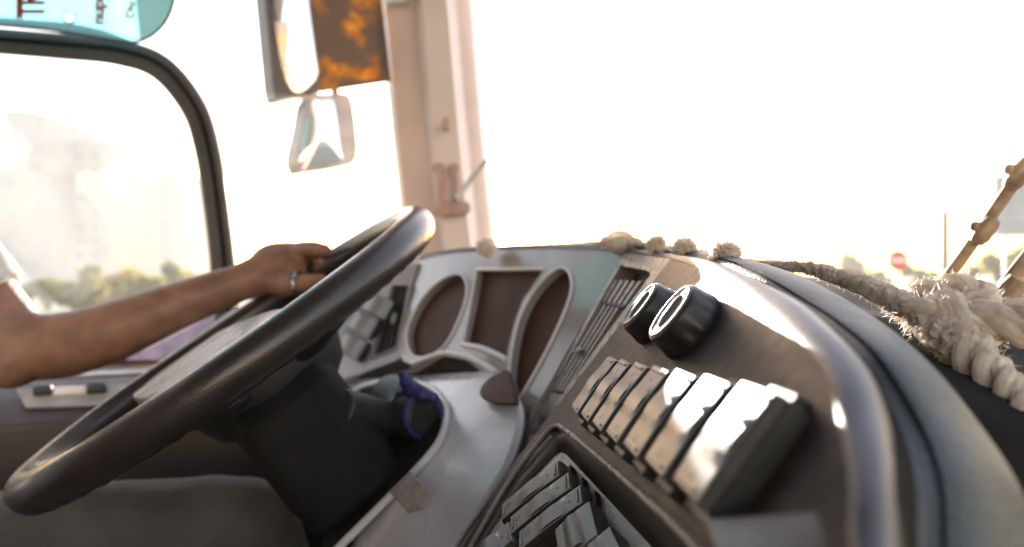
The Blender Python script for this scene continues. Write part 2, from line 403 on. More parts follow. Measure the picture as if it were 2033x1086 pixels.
# floor of the cab
bm = B(); box(bm, W(-.35, .45, -1.08), FW * 1.3, LF * .98, UP * .03); obj('floor', bm, M['black'], cab, False)

# ------------------------------------------------------------------ mirrors outside
t = thing('wing_mirror', 'large dark exterior mirror with tall curved glass', 'mirror', P(590, 120, 1.75))
MP = plane3(P(540, 0, 1.72), P(640, 0, 1.80), P(550, 190, 1.73))
hs = cat2([(505, -340), (520, -100), (527, 0), (538, 120), (545, 185), (555, 198), (600, 190), (637, 181), (634, 120), (622, 0), (610, -100), (590, -340)], 5, True)
bm = B(); prism(bm, MP.many(hs), -MP.n * .07); obj('housing', bm, M['house'], t, bevel=.012, seg=3)
gl = cat2([(520, -320), (535, -100), (540, 0), (556, 110), (572, 165), (590, 183), (612, 172), (630, 145), (628, 90), (615, 0), (603, -100), (585, -320)], 5, True)
bm = B(); c = MP.at(585, 20, .012); pts = MP.many(gl, .004)
vs = [bm.verts.new(p) for p in pts]; mid = [bm.verts.new(p.lerp(c, .5) + MP.n * .004) for p in pts]; cc = bm.verts.new(c + MP.n * .003)
for i in range(len(vs)):
    j = (i + 1) % len(vs); bm.faces.new((vs[i], vs[j], mid[j], mid[i])); bm.faces.new((mid[i], mid[j], cc))
obj('mirror_glass', bm, M['mirror'], t)
bm = B(); tube(bm, cat([MP.at(585, -200, -.06), MP.at(640, -300, -.10), MP.at(760, -330, -.14)], 6), .014, 8); obj('arm', bm, M['house'], t)
t = thing('kerb_mirror', 'small pale exterior mirror hanging under the large dark one', 'mirror', P(650, 270, 1.75))
M2 = plane3(P(600, 330, 1.72), P(690, 320, 1.80), P(620, 200, 1.73))
hs = cat2([(615, 196), (660, 186), (694, 190), (704, 230), (710, 290), (704, 320), (680, 332), (610, 344), (596, 342), (588, 315), (600, 260)], 5, True)
bm = B(); prism(bm, M2.many(hs), -M2.n * .06); obj('housing', bm, M['house_l'], t, bevel=.014, seg=3)
gl = cat2([(618, 205), (655, 196), (664, 215), (674, 290), (676, 322), (612, 336), (597, 330), (596, 310), (605, 265)], 5, True)
bm = B(); pts = M2.many(gl, .003); c = M2.at(638, 268, .02); vs = [bm.verts.new(p) for p in pts]; mid = [bm.verts.new(p.lerp(c, .5) + M2.n * .006) for p in pts]; cc = bm.verts.new(c)
for i in range(len(vs)):
    j = (i + 1) % len(vs); bm.faces.new((vs[i], vs[j], mid[j], mid[i])); bm.faces.new((mid[i], mid[j], cc))
obj('mirror_glass', bm, M['mirror'], t)
bm = B(); tube(bm, [M2.at(668, 200, -.02), MP.at(660, 150, -.06), MP.at(655, 60, -.05)], .010, 8); obj('arm', bm, M['house'], t)
# floral shade on the quarter window
fm = bpy.data.materials.new('floral_shade'); fm.use_nodes = True
n_, l_ = fm.node_tree.nodes, fm.node_tree.links; pb = n_['Principled BSDF']
tc = n_.new('ShaderNodeTexCoord'); vo = n_.new('ShaderNodeTexVoronoi'); vo.inputs['Scale'].default_value = 90
ns = n_.new('ShaderNodeTexNoise'); ns.inputs['Scale'].default_value = 22; ns.inputs['Detail'].default_value = 6
rp = n_.new('ShaderNodeValToRGB'); e = rp.color_ramp.elements; e[0].position = .50; e[0].color = (0, 0, 0, 1); e[1].position = .66; e[1].color = (1, 1, 1, 1)
mx = n_.new('ShaderNodeMix'); mx.data_type = 'RGBA'; mx.inputs[6].default_value = (.20, .145, .115, 1)
cr = n_.new('ShaderNodeValToRGB'); cr.color_ramp.elements[0].color = (.50, .16, .02, 1); cr.color_ramp.elements[1].color = (.66, .40, .05, 1)
l_.new(tc.outputs['Object'], vo.inputs['Vector']); l_.new(tc.outputs['Object'], ns.inputs['Vector']); l_.new(ns.outputs[0], rp.inputs[0])
l_.new(vo.outputs['Color'], cr.inputs[0]); l_.new(rp.outputs[0], mx.inputs[0]); l_.new(cr.outputs[0], mx.inputs[7])
l_.new(mx.outputs[2], pb.inputs['Base Color']); pb.inputs['Roughness'].default_value = .6
tr = n_.new('ShaderNodeBsdfTranslucent'); l_.new(mx.outputs[2], tr.inputs[0]); ms = n_.new('ShaderNodeMixShader'); ms.inputs[0].default_value = .5
l_.new(pb.outputs[0], ms.inputs[1]); l_.new(tr.outputs[0], ms.inputs[2]); l_.new(ms.outputs[0], n_['Material Output'].inputs[0])
bm = B(); pts = [SW.at(u, v, .012) for u, v in ((595, -200), (612, 0), (636, 183), (700, 173), (770, 163), (776, 164), (757, 0), (733, -200))]
prism(bm, pts, SW.n * .004); tag(obj('window_shade', bm, fm), 'brown window shade with an orange and yellow floral print beside the pillar', 'window shade')
bm = B()

# sun visor, cyan
VP = Plane((.30, -.95, -.05), P(200, 40, 1.12))
out = cat2([(-300, -320), (-300, 20), (-100, 38), (0, 50), (100, 60), (200, 75), (262, 84), (300, 72), (330, 42), (346, 0), (350, -60), (350, -320)], 6, True)
vm = translucent('visor_cyan', (.20, .50, .57), .55, .25, .05)
t = thing('sun_visor', 'translucent cyan sun visor with red lettering over the side window', 'sun visor', P(150, 0, 1.12))
hole = [(138 + 10.5 * math.cos(k * math.pi / 12), 35 + 10.5 * math.sin(k * math.pi / 12)) for k in range(24)]
bm = B(); plate(bm, VP.many(out), [VP.many(hole)], -VP.n * .003); obj('panel', bm, vm, t, False)
bm = B(); tube(bm, VP.many([p for p in out], .001), .0022, 6, closed=True); obj('edge_binding', bm, M['black'], t)
bm = B(); tube(bm, VP.many(hole, .002), .0018, 6, closed=True); obj('grommet', bm, M['console_grey'], t)
def lettering(txt, u, v, hpx, m, par, pl, d, sx=1.0):
    cu = bpy.data.curves.new('lettering', 'FONT'); cu.body = txt; cu.extrude = .0006; cu.size = 1; cu.offset = .045
    ob = bpy.data.objects.new('lettering_tmp', cu); COL.objects.link(ob)
    bpy.context.view_layer.update()
    me = bpy.data.meshes.new_from_object(ob.evaluated_get(bpy.context.evaluated_depsgraph_get()))
    bpy.data.objects.remove(ob)
    # letters run upwards: local x -> up, local y -> left
    right = (pl.at(u + 10, v) - pl.at(u, v)).normalized(); upv = (pl.at(u, v - 10) - pl.at(u, v)).normalized()
    s = hpx / F * d / .72
    o = pl.at(u, v, .0022)
    for vt in me.vertices: 
        q = vt.co; vt.co = o + upv * q.x * s * sx - right * q.y * s + pl.n * q.z
    ob = bpy.data.objects.new('lettering', me); COL.objects.link(ob); me.materials.append(m); adopt(ob, par); return ob
rm = mat('lettering_red', (.30, .04, .03), .6); om = mat('lettering_orange', (.50, .22, .03), .6)
lettering('TRA', 86, 35, 45, rm, t, VP, 1.12, .62)
lettering('nupn', 206, 49, 22, rm, t, VP, 1.12, 1.05)
lettering('Du', 266, 37, 15, om, t, VP, 1.12, 1.3)

# ------------------------------------------------------------------ dashboard
dash = thing('dashboard', 'curved bus dashboard with gauge pods, air vents, knobs and silver rocker switches', 'dashboard', W(.05, .7, -.5))
PA = Plane((-.8, -.01, .6), P(1172, 760, .5))
PC = Plane((-.754, -.502, .424), W(.0286, .777, -.0512))
PV = plane3(P(1235, 505, .705), P(1330, 514, .545), P(1055, 862, .69))
PL = Plane((-.55, -.70, .42), P(800, 640, 1.045))
# switch panel
e1 = [(1331, 514), (1400, 537), (1464, 572), (1529, 630), (1593, 688), (1651, 759), (1680, 850), (1705, 980), (1712, 1090), (1720, 1300)]
outA = cat2(e1, 6) + [(1560, 1330), (1400, 1104), (1232, 942), (1120, 852), (1104, 846), (1085, 858), (1062, 885), (1030, 930), (1000, 975), (935, 1086), (880, 1180), (868, 1176), (922, 1080), (990, 965), (1030, 905)] 
bm = B(); plate(bm, PA.many(outA), [], -PA.n * .012); obj('switch_panel', bm, M['panel'], dash, angle=25)
# raised lip along the opening of the lower console
bm = B(); tube(bm, PA.many(cat2([(880, 1178), (935, 1084), (1000, 973), (1030, 929), (1064, 884), (1090, 853), (1105, 846), (1122, 854), (1232, 944), (1400, 1106), (1560, 1332)], 5), .001), .0016, 8); obj('console_lip', bm, M['strip'], dash)
# vent strip
outV = [(1240, 503), (1331, 514), (1180, 712), (1040, 893), (1030, 905), (1052, 830), (1130, 690)]
vent_o = cat2([(1226, 537), (1238, 529), (1284, 537), (1290, 545), (1284, 556), (1200, 668), (1100, 806), (1072, 842), (1060, 852), (1064, 830), (1078, 800), (1140, 690)], 3, True)
bm = B(); plate(bm, PV.many(outV), [PV.many(vent_o)], -PV.n * .02, -PV.n * .018); obj('vent_strip', bm, M['strip'], dash, angle=25)
bm = B(); prism(bm, PV.many(vent_o, -.0185), -PV.n * .003); vent = obj('air_vent', bm, M['black'], dash, False)
def slat(u0, v0, u1, v1, wpx, pl, m, par, h0=-.014, h1=-.002):
    a, b = (u0, v0), (u1, v1)
    bm = B(); L = math.hypot(u1-u0, v1-v0); nx, ny = -(v1-v0)/L*wpx/2, (u1-u0)/L*wpx/2
    pts = pl.many([(u0-nx, v0-ny), (u1-nx, v1-ny), (u1+nx, v1+ny), (u0+nx, v0+ny)], h1)
    prism(bm, pts, -pl.n * (h1 - h0)); return obj('slat', bm, m, par, False)
for k in range(5):
    f = k / 4
    slat(1222 + 48 * f, 556 + 2 * f, 1198 + 40 * f, 598 + 6 * f, 5, PV, M['strip'], vent)
    slat(1192 + 34 * f, 604 + 6 * f, 1092 + 28 * f, 772 + 6 * f, 3.2, PV, M['strip'], vent)
    slat(1090 + 24 * f, 776 + 8 * f, 1070 + 14 * f, 822 + 8 * f, 4, PV, M['strip'], vent)
for (a, b, c, d2) in ((1203, 602, 1246, 610), (1100, 770, 1128, 776)):
    bm = B(); tube(bm, [PV.at(a, b, -.006), PV.at(c, d2, -.006)], .003, 8); obj('vane_bar', bm, M['black'], vent)
bm = B(); c = PV.at(1147, 697, .001); box(bm, c, (PV.at(1157, 700) - PV.at(1137, 694)) * .3, PV.n * .004, (PV.at(1152, 688) - PV.at(1140, 706)) * .3); obj('vent_slider', bm, M['chrome'], vent, bevel=.001)
# instrument cluster surround
outC = [(1240, 503), (1130, 690), (1052, 830), (1040, 880), (1036, 800), (1026, 806), (1012, 760), (1004, 735), (985, 742), (960, 726), (930, 712), (886, 704), (850, 712), (818, 724), (800, 716), (790, 700), (806, 600), (829, 516), (900, 503.5), (1000, 496.5), (1100, 495), (1180, 497)]
g1 = [(1104, 533), (1116, 529), (1128, 534), (1137, 552), (1137, 580), (1125, 610), (1100, 672), (1062, 740), (1040, 780), (1026, 798), (1012, 794), (1009, 760), (1011, 715), (1023, 652), (1035, 615), (1055, 582), (1080, 551)]
g2 = [(893, 545), (910, 541), (922, 546), (929, 565), (928, 590), (918, 618), (900, 660), (882, 697), (855, 707), (824, 717), (812, 700), (806, 680), (807, 655), (813, 635), (836, 590), (865, 560)]
g3 = [(946, 535), (1081, 534), (1062, 560), (1040, 592), (1022, 636), (1008, 690), (1004, 714), (985, 702), (955, 690), (918, 684), (917, 676), (934, 600)]
def relax(p, it=6):
    for _ in range(it): p = [((p[i-1][0] + 2*p[i][0] + p[(i+1) % len(p)][0]) / 4, (p[i-1][1] + 2*p[i][1] + p[(i+1) % len(p)][1]) / 4) for i in range(len(p))]
    return p
ga, gb = relax(cat2(g1, 6, True), 40), relax(cat2(g2, 6, True), 40)
bm = B(); plate(bm, PC.many(outC), [PC.many(ga), PC.many(gb), PC.many(g3)], -PC.n * .06, -PC.n * .012); cl = obj('instrument_cluster', bm, M['cluster'], dash, angle=25)
for nm, g in (('gauge_face', ga), ('gauge_face', gb), ('display_screen', g3)):
    bm = B(); prism(bm, PC.many(g, -.0115), -PC.n * .004); obj(nm, bm, M['face'], cl, False)
for g in (ga, gb):
    bm = B(); tube(bm, PC.many(g, .0012), .0019, 12, closed=True); obj('gauge_bezel', bm, M['bezel'], cl)
bm = B(); tube(bm, PC.many(g3[-1:] + g3[:1], .001), .0018, 8); tube(bm, PC.many(cat2([(1006, 715), (985, 703), (955, 691), (918, 684)], 5), .002), .0035, 8); tube(bm, PC.many([(918, 684), (934, 600), (946, 535), (1081, 534)], .0005), .0022, 8); obj('screen_bezel', bm, M['bezel'], cl)
bm = B(); tube(bm, PC.many(cat2([(820, 722), (850, 711), (886, 702), (930, 710), (960, 724), (988, 743)], 6), .006), .0045, 10); obj('cluster_lip', bm, M['bezel'], cl)
# left wing: vent and rocker switches behind the wheel
outL = [(829, 521), (806, 600), (792, 700), (795, 712), (700, 748), (672, 755), (600, 700), (600, 640), (740, 560), (780, 530)]
vl = [(778, 566), (814, 566), (806, 610), (790, 690), (738, 712), (746, 660)]
bm = B(); plate(bm, PL.many(outL), [PL.many(vl)], -PL.n * .03, -PL.n * .02); obj('side_panel', bm, M['cluster'], dash, bevel=.002)
bm = B(); prism(bm, PL.many(vl, -.02), -PL.n * .003); v2 = obj('air_vent', bm, M['black'], dash, False)
for k in range(4):
    f = (k + .5) / 4; slat(782 + 30 * f, 572, 744 + 44 * f, 704 - 14 * f, 3, PL, M['black'], v2, -.018, -.004)
bm = B(); tube(bm, [PL.at(784, 622, 0), PL.at(779, 642, 0)], .004, 8); obj('vent_slider', bm, M['console_grey'], v2, bevel=.001)
bm = B(); tube(bm, PL.many(vl, .001), .0028, 8, closed=True); obj('vent_rim', bm, M['cluster'], v2)

def left_switches():
    for u, v in ((742, 603), (712, 640), (690, 682)):
        c = PL.at(u, v, HF); lx = PL.at(u + 22, v - 40, HF) - PL.at(u - 22, v + 40, HF)
        make_switch(c, PL.n, lx.cross(PL.n), .075, .030, HF, .004, dash)
def rocker(bm, ln, wd, ht, hump):
    """rocker in local axes: x along length, y across, z up; saddle profile"""
    N = 48; rows = []
    for i in range(N + 1):
        s = -1 + 2 * i / N
        z = ht * (1 - .06 * s * s)
        edge = min(1, (1 - abs(s)) / .05); z -= (1 - edge) ** 2 * .0016
        t = min(1, abs(s - .05) / .50); z2 = z + hump * (.5 + .5 * math.cos(t * math.pi)) ** .7
        x = s * ln / 2; h = wd / 2
        rows.append([Vector((x, -h, 0)), Vector((x, -h, z - .0010)), Vector((x, -h * .965, z - .0003)), Vector((x, -h * .92, z)), Vector((x, -h * .86, z)), Vector((x, -h * .82, z2)), Vector((x, -h * .3, z2 + .0001)), Vector((x, h * .3, z2 + .0001)), Vector((x, h * .82, z2)), Vector((x, h * .86, z)), Vector((x, h * .92, z)), Vector((x, h * .965, z - .0003)), Vector((x, h, z - .0010)), Vector((x, h, 0))])
    vs = grid(bm, rows); bm.faces.new(vs[0]); bm.faces.new(vs[-1][::-1])
def flanks(o):
    o.data.materials.append(M['black'])
    for p in o.data.polygons:
        if abs(p.normal.y) > .8 or p.normal.z < -.5: p.material_index = 1
def local(o, c, lx, nz):
    lx = lx.normalized(); ny = nz.cross(lx).normalized(); lx = ny.cross(nz)
    m = Matrix((lx, ny, nz)).transposed().to_4x4(); m.translation = c; return m
CN = [[(1206,701),(1228,705),(1139,821),(1122,811)], [(1230,707),(1255,713),(1163,836),(1139,825)], [(1263,715),(1294,721),(1192,858),(1167,844)],
      [(1300,723),(1337,731),(1226,880),(1194,860)], [(1345,729),(1386,740),(1269,911),(1231,886)], [(1394,738),(1449,750),(1316,944),(1273,915)], [(1459,752),(1520,768),(1379,986),(1324,952)]]
cs = []; HF = .0125
for q in CN:
    pts = PA.many(q, HF); cs.append(sum(pts, Vector()) / 4)
LX = sum(((PA.at(*q[2], HF) + PA.at(*q[3], HF)) - (PA.at(*q[0], HF) + PA.at(*q[1], HF)) for q in CN), Vector()).normalized()
dirv = (cs[-1] - cs[0]) / 6
cen0 = sum(cs, Vector()) / 7
ln = sum(((PA.at(*q[2], HF) - PA.at(*q[1], HF)).length + (PA.at(*q[3], HF) - PA.at(*q[0], HF)).length) / 2 for q in CN) / 7
LY = PA.n.cross(LX).normalized()
pitch = abs(dirv.dot(LY)); wd = pitch * .80
def make_switch(c, nz, lx, ln, wd, ht, hump, par, marks=1, proto=None):
    mtx = local(None, c - nz * HF, lx, nz)
    if proto is None:
        bm = B(); box(bm, Vector((0, 0, .003)), Vector((ln/2 - .001, 0, 0)), Vector((0, wd/2 + .0012, 0)), Vector((0, 0, .0045))); 
        for s in (-1, 1): box(bm, Vector((s * (ln/2 + .0005), 0, .002)), Vector((.0025, 0, 0)), Vector((0, wd * .36, 0)), Vector((0, 0, .003)))
        base = obj('rocker_switch', bm, M['black'], None, bevel=.0006)
        bm = B(); rocker(bm, ln * .97, wd, ht, hump); cap = obj('rocker_cap', bm, M['switch'], None, angle=40); flanks(cap)
        bars = []
        for s in (-.86, .86):
            bm = B(); box(bm, Vector((s * ln / 2 * .97, 0, ht * .955)), Vector((.0008, 0, 0)), Vector((0, wd * .33, 0)), Vector((0, 0, .0008))); bars.append(obj('end_bar', bm, M['switch'], None, bevel=.0003))
        bm = B(); q = [(-.0016, -.0016), (.0016, -.0016), (.0016, .0016), (-.0016, .0016)]
        vs = [bm.verts.new(Vector((-.66 * ln / 2 + x * k, y * k, ht * .985))) for k in (1, .6) for x, y in q]
        for a in range(4): bm.faces.new((vs[a], vs[(a+1) % 4], vs[4 + (a+1) % 4], vs[4 + a]))
        mk = obj('symbol', bm, M['knob'], None, False)
        bm = B(); tube(bm, [Vector((.60 * ln / 2, 0, ht * .96)), Vector((.60 * ln / 2, 0, ht * .99))], .0011, 10); lm = obj('pilot_lamp', bm, M['knob'], None)
        parts = [base, cap, mk, lm] + bars
    else:
        parts = [o.copy() for o in proto]
        for o in parts: COL.objects.link(o)
    base = parts[0]
    base.parent = None; base.matrix_world = mtx; base.matrix_basis = mtx
    base.parent = par; base.matrix_parent_inverse = world_of(par).inverted()
    for o in parts[1:]:
        o.parent = base; o.matrix_parent_inverse = Matrix(); o.matrix_basis = Matrix()
    return parts
proto = None
for k in range(7):
    c = cen0 + dirv * (k - 3)
    p_ = make_switch(c, PA.n, -LX, ln, wd, HF, .0009, dash, proto=proto)
    proto = proto or p_

left_switches()
# two rotary knobs
def knob(u, v):
    h = .0165; c = PA.at(u, v, h) - PA.n * h; rad = .0179
    mtx = local(None, c, LX, PA.n)
    bm = B(); rows = []; NS = 96
    for z, s, lob in ((0, 1.06, .015), (.0015, 1.08, .025), (.004, 1.075, .03), (.0075, 1.04, .02), (.009, 1.03, .012), (.0125, 1.015, .008), (.0145, 1.0, 0), (.0158, .965, 0), (.0160, .93, 0), (.0150, .92, 0)):
        rows.append([Vector((math.cos(a*2*math.pi/NS), math.sin(a*2*math.pi/NS), 0)) * rad * (s + lob * math.cos(a*2*math.pi/NS*12)) + Vector((0, 0, z)) for a in range(NS)])
    vs = grid(bm, rows, True); bm.faces.new(vs[0][::-1]); o = obj('rotary_knob', bm, M['knob'], None, angle=60)
    o.matrix_basis = mtx; o.parent = dash; o.matrix_parent_inverse = world_of(dash).inverted()
    bm = B(); rows = []
    for z, s in ((.0150, .925), (.0164, .918), (.0170, .89), (.0171, .84), (.0166, .80), (.0163, .6), (.0162, .4), (.0162, .02)):
        rows.append([Vector((math.cos(a*2*math.pi/64) * rad * s, math.sin(a*2*math.pi/64) * rad * s, z)) for a in range(64)])
    vs = grid(bm, rows, True); bm.faces.new(vs[-1])
    f = obj('knob_face', bm, M['knob_face'], None, angle=60); f.parent = o
    bm = B(); tube(bm, [Vector((-rad*.60, 0, .0140)), Vector((-rad*.50, 0, .0145)), Vector((-rad*.3, 0, .0147)), Vector((rad*.3, 0, .0147)), Vector((rad*.50, 0, .0145)), Vector((rad*.60, 0, .0140))], [.0015, .0030, .0036, .0036, .0030, .0015], 16)
    g = obj('knob_grip', bm, M['switch'], None); g.parent = o
knob(1330, 617); knob(1269, 604)

# lower console with its own switches
PB = Plane((-.70, -.25, .67), P(1080, 960, .47))
REC = [((880, 1178), (892, 1182)), ((935, 1084), (950, 1088)), ((1000, 973), (1000, 1018)), ((1030, 929), (1038, 972)), ((1064, 884), (1080, 925)), ((1090, 853), (1101, 903)),
       ((1105, 846), (1112, 897)), ((1122, 854), (1124, 902)), ((1232, 944), (1215, 1000)), ((1400, 1106), (1330, 1125)), ((1560, 1332), (1480, 1345))]
bm = B(); plate(bm, PB.many([b for a, b in REC] + [(1400, 1420), (900, 1420)]), [], -PB.n * .01); obj('lower_console', bm, M['strip'], dash, False)
# walls of the recess
bm = B(); grid(bm, [[PA.at(*a, -.001) for a, b in REC], [PB.at(*b, .0005) for a, b in REC]]); obj('recess_wall', bm, M['console'], dash, solid=.002)
BN = [((1104, 916), (1128, 930), (1005, 1024), (990, 1008)), ((1124, 936), (1146, 958), (1012, 1054), (998, 1040)), ((1146, 958), (1180, 990), (1048, 1086), (1016, 1062))]
cb = []; HB = .0125
for q in BN: cb.append(sum(PB.many(q, HB), Vector()) / 4)
LB_ = sum(((PB.at(*q[2], HB) + PB.at(*q[3], HB)) - (PB.at(*q[0], HB) + PB.at(*q[1], HB)) for q in BN), Vector()).normalized()
lnb = sum(((PB.at(*q[2], HB) - PB.at(*q[1], HB)).length + (PB.at(*q[3], HB) - PB.at(*q[0], HB)).length) / 2 for q in BN) / 3
LYb = PB.n.cross(LB_).normalized(); db = (cb[-1] - cb[0]) / 2
pr2 = None
for k in range(3):
    q_ = make_switch(cb[1] + db * (k - 1), PB.n, -LB_, lnb, abs(db.dot(LYb)) * .84, .0125, .0010, dash, proto=pr2); pr2 = pr2 or q_
# big pale rocker at the bottom edge
BG = [((1165, 1004), (1195, 1050), (1130, 1120), (1085, 1058)), ((1200, 1050), (1260, 1110), (1180, 1180), (1132, 1122))]
for q in BG:
    pts = PB.many(q, HB); c = sum(pts, Vector()) / 4; lx = (pts[3] + pts[2] - pts[0] - pts[1]); l2 = lx.length / 2; w2 = ((pts[1] - pts[0]).length + (pts[2] - pts[3]).length) / 2
    bm = B(); rocker(bm, l2, w2 * .96, .0135, .0018); o = obj('wide_rocker', bm, M['switch'], None, angle=40); flanks(o)
    o.matrix_basis = local(None, c - PB.n * HB, lx, PB.n); o.parent = dash; o.matrix_parent_inverse = world_of(dash).inverted()
q = ((980, 1066), (995, 1082), (960, 1120), (940, 1100)); pts = PB.many(q, HB); c = sum(pts, Vector()) / 4; lx = pts[3] + pts[2] - pts[0] - pts[1]
make_switch(c, PB.n, -lx, .04, .02, .0125, .0028, dash)

# silver ledge, groove, padded top running toward the lens
ST = [ # e1 outer panel edge, e2 ridge, e3 pad start, e4 pad end, e5 back edge
 [(829,516,1.10),(832,512,1.11),(834,512,1.12),(845,512,1.22),(850,512,1.26)],
 [(900,503.5,1.014),(902,500,1.024),(903,500,1.03),(910,500,1.10),(914,500,1.13)],
 [(1000,496.5,.904),(1001,493.5,.914),(1001,493.5,.92),(1006,492,.99),(1010,493,1.03)],
 [(1120,495,.798),(1121,491.5,.808),(1121,491,.815),(1126,490,.88),(1130,490,.91)],
 [(1239,500,.711),(1240,494,.722),(1241,493.5,.728),(1250,491,.79),(1262,492,.81)],
 [(1331,514,.545),(1342,507,.56),(1350,506,.565),(1380,501,.62),(1400,503,.64)],
 [(1400,537,.422),(1412,519,.44),(1425,516,.446),(1474,518,.49),(1510,526,.50)],
 [(1464,572,.344),(1490,551,.362),(1500,545,.37),(1561,540,.42),(1603,544,.43)],
 [(1529,630,.281),(1580,595,.303),(1592,600,.31),(1650,578,.355),(1690,588,.365)],
 [(1593,688,.238),(1650,652,.26),(1668,651,.266),(1754,643,.31),(1809,645,.318)],
 [(1651,759,.205),(1722,730,.226),(1738,717,.233),(1851,724,.272),(1903,721,.28)],
 [(1680,850,.183),(1767,840,.196),(1815,840,.213),(1950,840,.246),(1990,835,.255)],
 [(1705,980,.160),(1775,960,.168),(1856,960,.192),(2033,960,.222),(2080,960,.235)],
 [(1712,1090,.148),(1780,1090,.151),(1862,1090,.175),(2090,1100,.203),(2140,1100,.21)],
 [(1720,1300,.125),(1790,1300,.128),(1870,1300,.15),(2150,1300,.175),(2200,1300,.18)]]
lines = [cat([P(*s[k]) for s in ST], 8) for k in range(5)]
nst = len(lines[0])
def across(i): return [lines[k][i] for k in range(5)]
def side(i):
    t = lines[0][min(i+1, nst-1)] - lines[0][max(i-1, 0)]; t.normalize(); o = (lines[4][i] - lines[0][i]); o = (o - t * o.dot(t)).normalized()
    return o, t
bm = B(); rows = []
for i in range(nst):
    a, b, c, d4, e5 = across(i); o, t = side(i); up = o.cross(t); up = up if up.z > 0 else -up
    wv = b - a; L = wv.length
    rows.append([a - up * .008 + o * .004, a - up * .002, a + wv * .08 + up * L * .03, a + wv * .28 + up * L * .11, a + wv * .5 + up * L * .13, a + wv * .75 + up * L * .08, b, b - up * .012 + o * .002])
grid(bm, rows); obj('silver_ledge', bm, M['trim'], dash, angle=60)
bm = B(); rows = []
for i in range(nst):
    a, b, c, d4, e5 = across(i); o, t = side(i); up = o.cross(t); up = up if up.z > 0 else -up
    wv = d4 - c; L = wv.length
    rows.append([b - up * .010 + o*.001, b.lerp(c, .5) - up * .006, c - up * .001, c + wv * .12 + up * L * .04, c + wv * .35 + up * L * .06, c + wv * .6 + up * L * .055, c + wv * .85 + up * L * .03, d4 - up * .002, d4 - up * .03 + o * .002])
grid(bm, rows); obj('padded_top', bm, M['pad'], dash, angle=60)
bm = B(); rows = []
for i in range(nst):
    a, b, c, d4, e5 = across(i); o, t = side(i); up = o.cross(t); up = up if up.z > 0 else -up
    rows.append([b - up * .002 - o * .0015, b + o * .0005 - up * .0035, b.lerp(c, .5) - up * .004, c - up * .0025, c + o * .002 + up * .0012, c + o * .004 - up * .002])
grid(bm, rows); obj('groove_shade', bm, M['dark_pad'], dash, angle=60)  # dark strip laid over the groove, its shade put into the colour
# added strip, tilted and lighter to imitate sky sheen at the panel's foot
PK = Plane((-.62, -.16, .77), PA.at(1560, 1010, .002))
patch_later = lambda: patch('panel_sheen', [(1395, 1030), (1405, 1060), (1425, 1104), (1520, 1250)], [(1708, 1012), (1713, 1050), (1716, 1104), (1720, 1250)], PK, M['sheen_grey'], bulge=.001)
bm = B(); rows = []
for i in range(nst):
    a, b, c, d4, e5 = across(i); o, t = side(i)
    rows.append([d4 - UP * .028, d4 - UP * .032 + o * .006, e5 - UP * .022, e5 + o * .05 - UP * .024, e5 + o * .16 - UP * .035, e5 + o * .17 - UP * .20])
grid(bm, rows); obj('dash_shelf', bm, M['dark_pad'], dash, angle=60)

# fascia below the cluster
PF = Plane((-.60, -.30, .72), P(1000, 800, .70))
Lp = cat2([(600, 790), (640, 790), (690, 760), (760, 745), (800, 735)], 4)
def patch(name, left, right, pl, m, nu=24, nv=20, bulge=0.0, solid=.006, par=dash):
    A, Bv = cat2(left, 6), cat2(right, 6)
    def sample(c, t):
        x = t * (len(c) - 1); i = min(int(x), len(c) - 2); f = x - i
        return (c[i][0] * (1-f) + c[i+1][0] * f, c[i][1] * (1-f) + c[i+1][1] * f)
    bm = B(); rows = []
    for i in range(nv + 1):
        t = i / nv; a, b = sample(A, t), sample(Bv, t); r = []
        for j in range(nu + 1):
            s = j / nu; h = bulge * math.sin(math.pi * s) * math.sin(math.pi * min(1, t * .9 + .1))
            r.append(pl.at(a[0] * (1-s) + b[0] * s, a[1] * (1-s) + b[1] * s, h))
        rows.append(r)
    grid(bm, rows); return obj(name, bm, m, par, solid=solid)
patch('lower_fascia', [(672, 756), (665, 800), (690, 900), (712, 1000), (690, 1120), (650, 1300)], [(985, 736), (1037, 806), (1020, 900), (975, 975), (905, 1075), (780, 1300)], PF, M['fascia'], bulge=.008)
patch('fascia_edge', [(1037, 806), (1020, 900), (975, 975), (905, 1075), (780, 1300)], [(1052, 806), (1044, 890), (1000, 975), (935, 1086), (860, 1300)], Plane((-.6, -.5, .6), P(1037, 806, .70)), M['console'], nu=6, bulge=.004)
patch_later()
# flat sheet coloured as pocket shade under the right gauge; shelf under the screen
patch('pocket_shade', [(1008, 736), (975, 748), (955, 770), (956, 788), (985, 800)], [(1010, 736), (1018, 760), (1024, 780), (1026, 795), (1026, 801)], Plane(PF.n, PF.at(1000, 780, .012)), M['face'], nu=8, solid=.003)
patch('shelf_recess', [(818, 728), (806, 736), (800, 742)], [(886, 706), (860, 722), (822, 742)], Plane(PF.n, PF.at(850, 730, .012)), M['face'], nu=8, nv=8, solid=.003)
# dark sheet coloured as the shade in the column opening, with a rolled rim
ell = cat2([(672, 830), (700, 782), (745, 762), (800, 755), (850, 768), (878, 792), (886, 830), (870, 880), (820, 940), (760, 1000), (700, 1060), (640, 1120)], 6)
bm = B(); prism(bm, PF.many(ell, .010), PF.n * .002); obj('opening_shade', bm, M['dark_pad'], dash, False)
bm = B(); tube(bm, PF.many(ell, .012), .004, 8); obj('opening_rim', bm, M['fascia'], dash)
# lower dash bulk behind the column
bm = B(); box(bm, W(.24, 1.22, -.62), FW * .18, LF * .60, UP * .46); obj('lower_bulk', bm, M['console'], dash, bevel=.03)
bm = B(); box(bm, W(.22, .30, -.38), Vector((.10, 0, 0)), Vector((0, .55, 0)), UP * .28); obj('console_bulk', bm, M['console'], dash, bevel=.02)

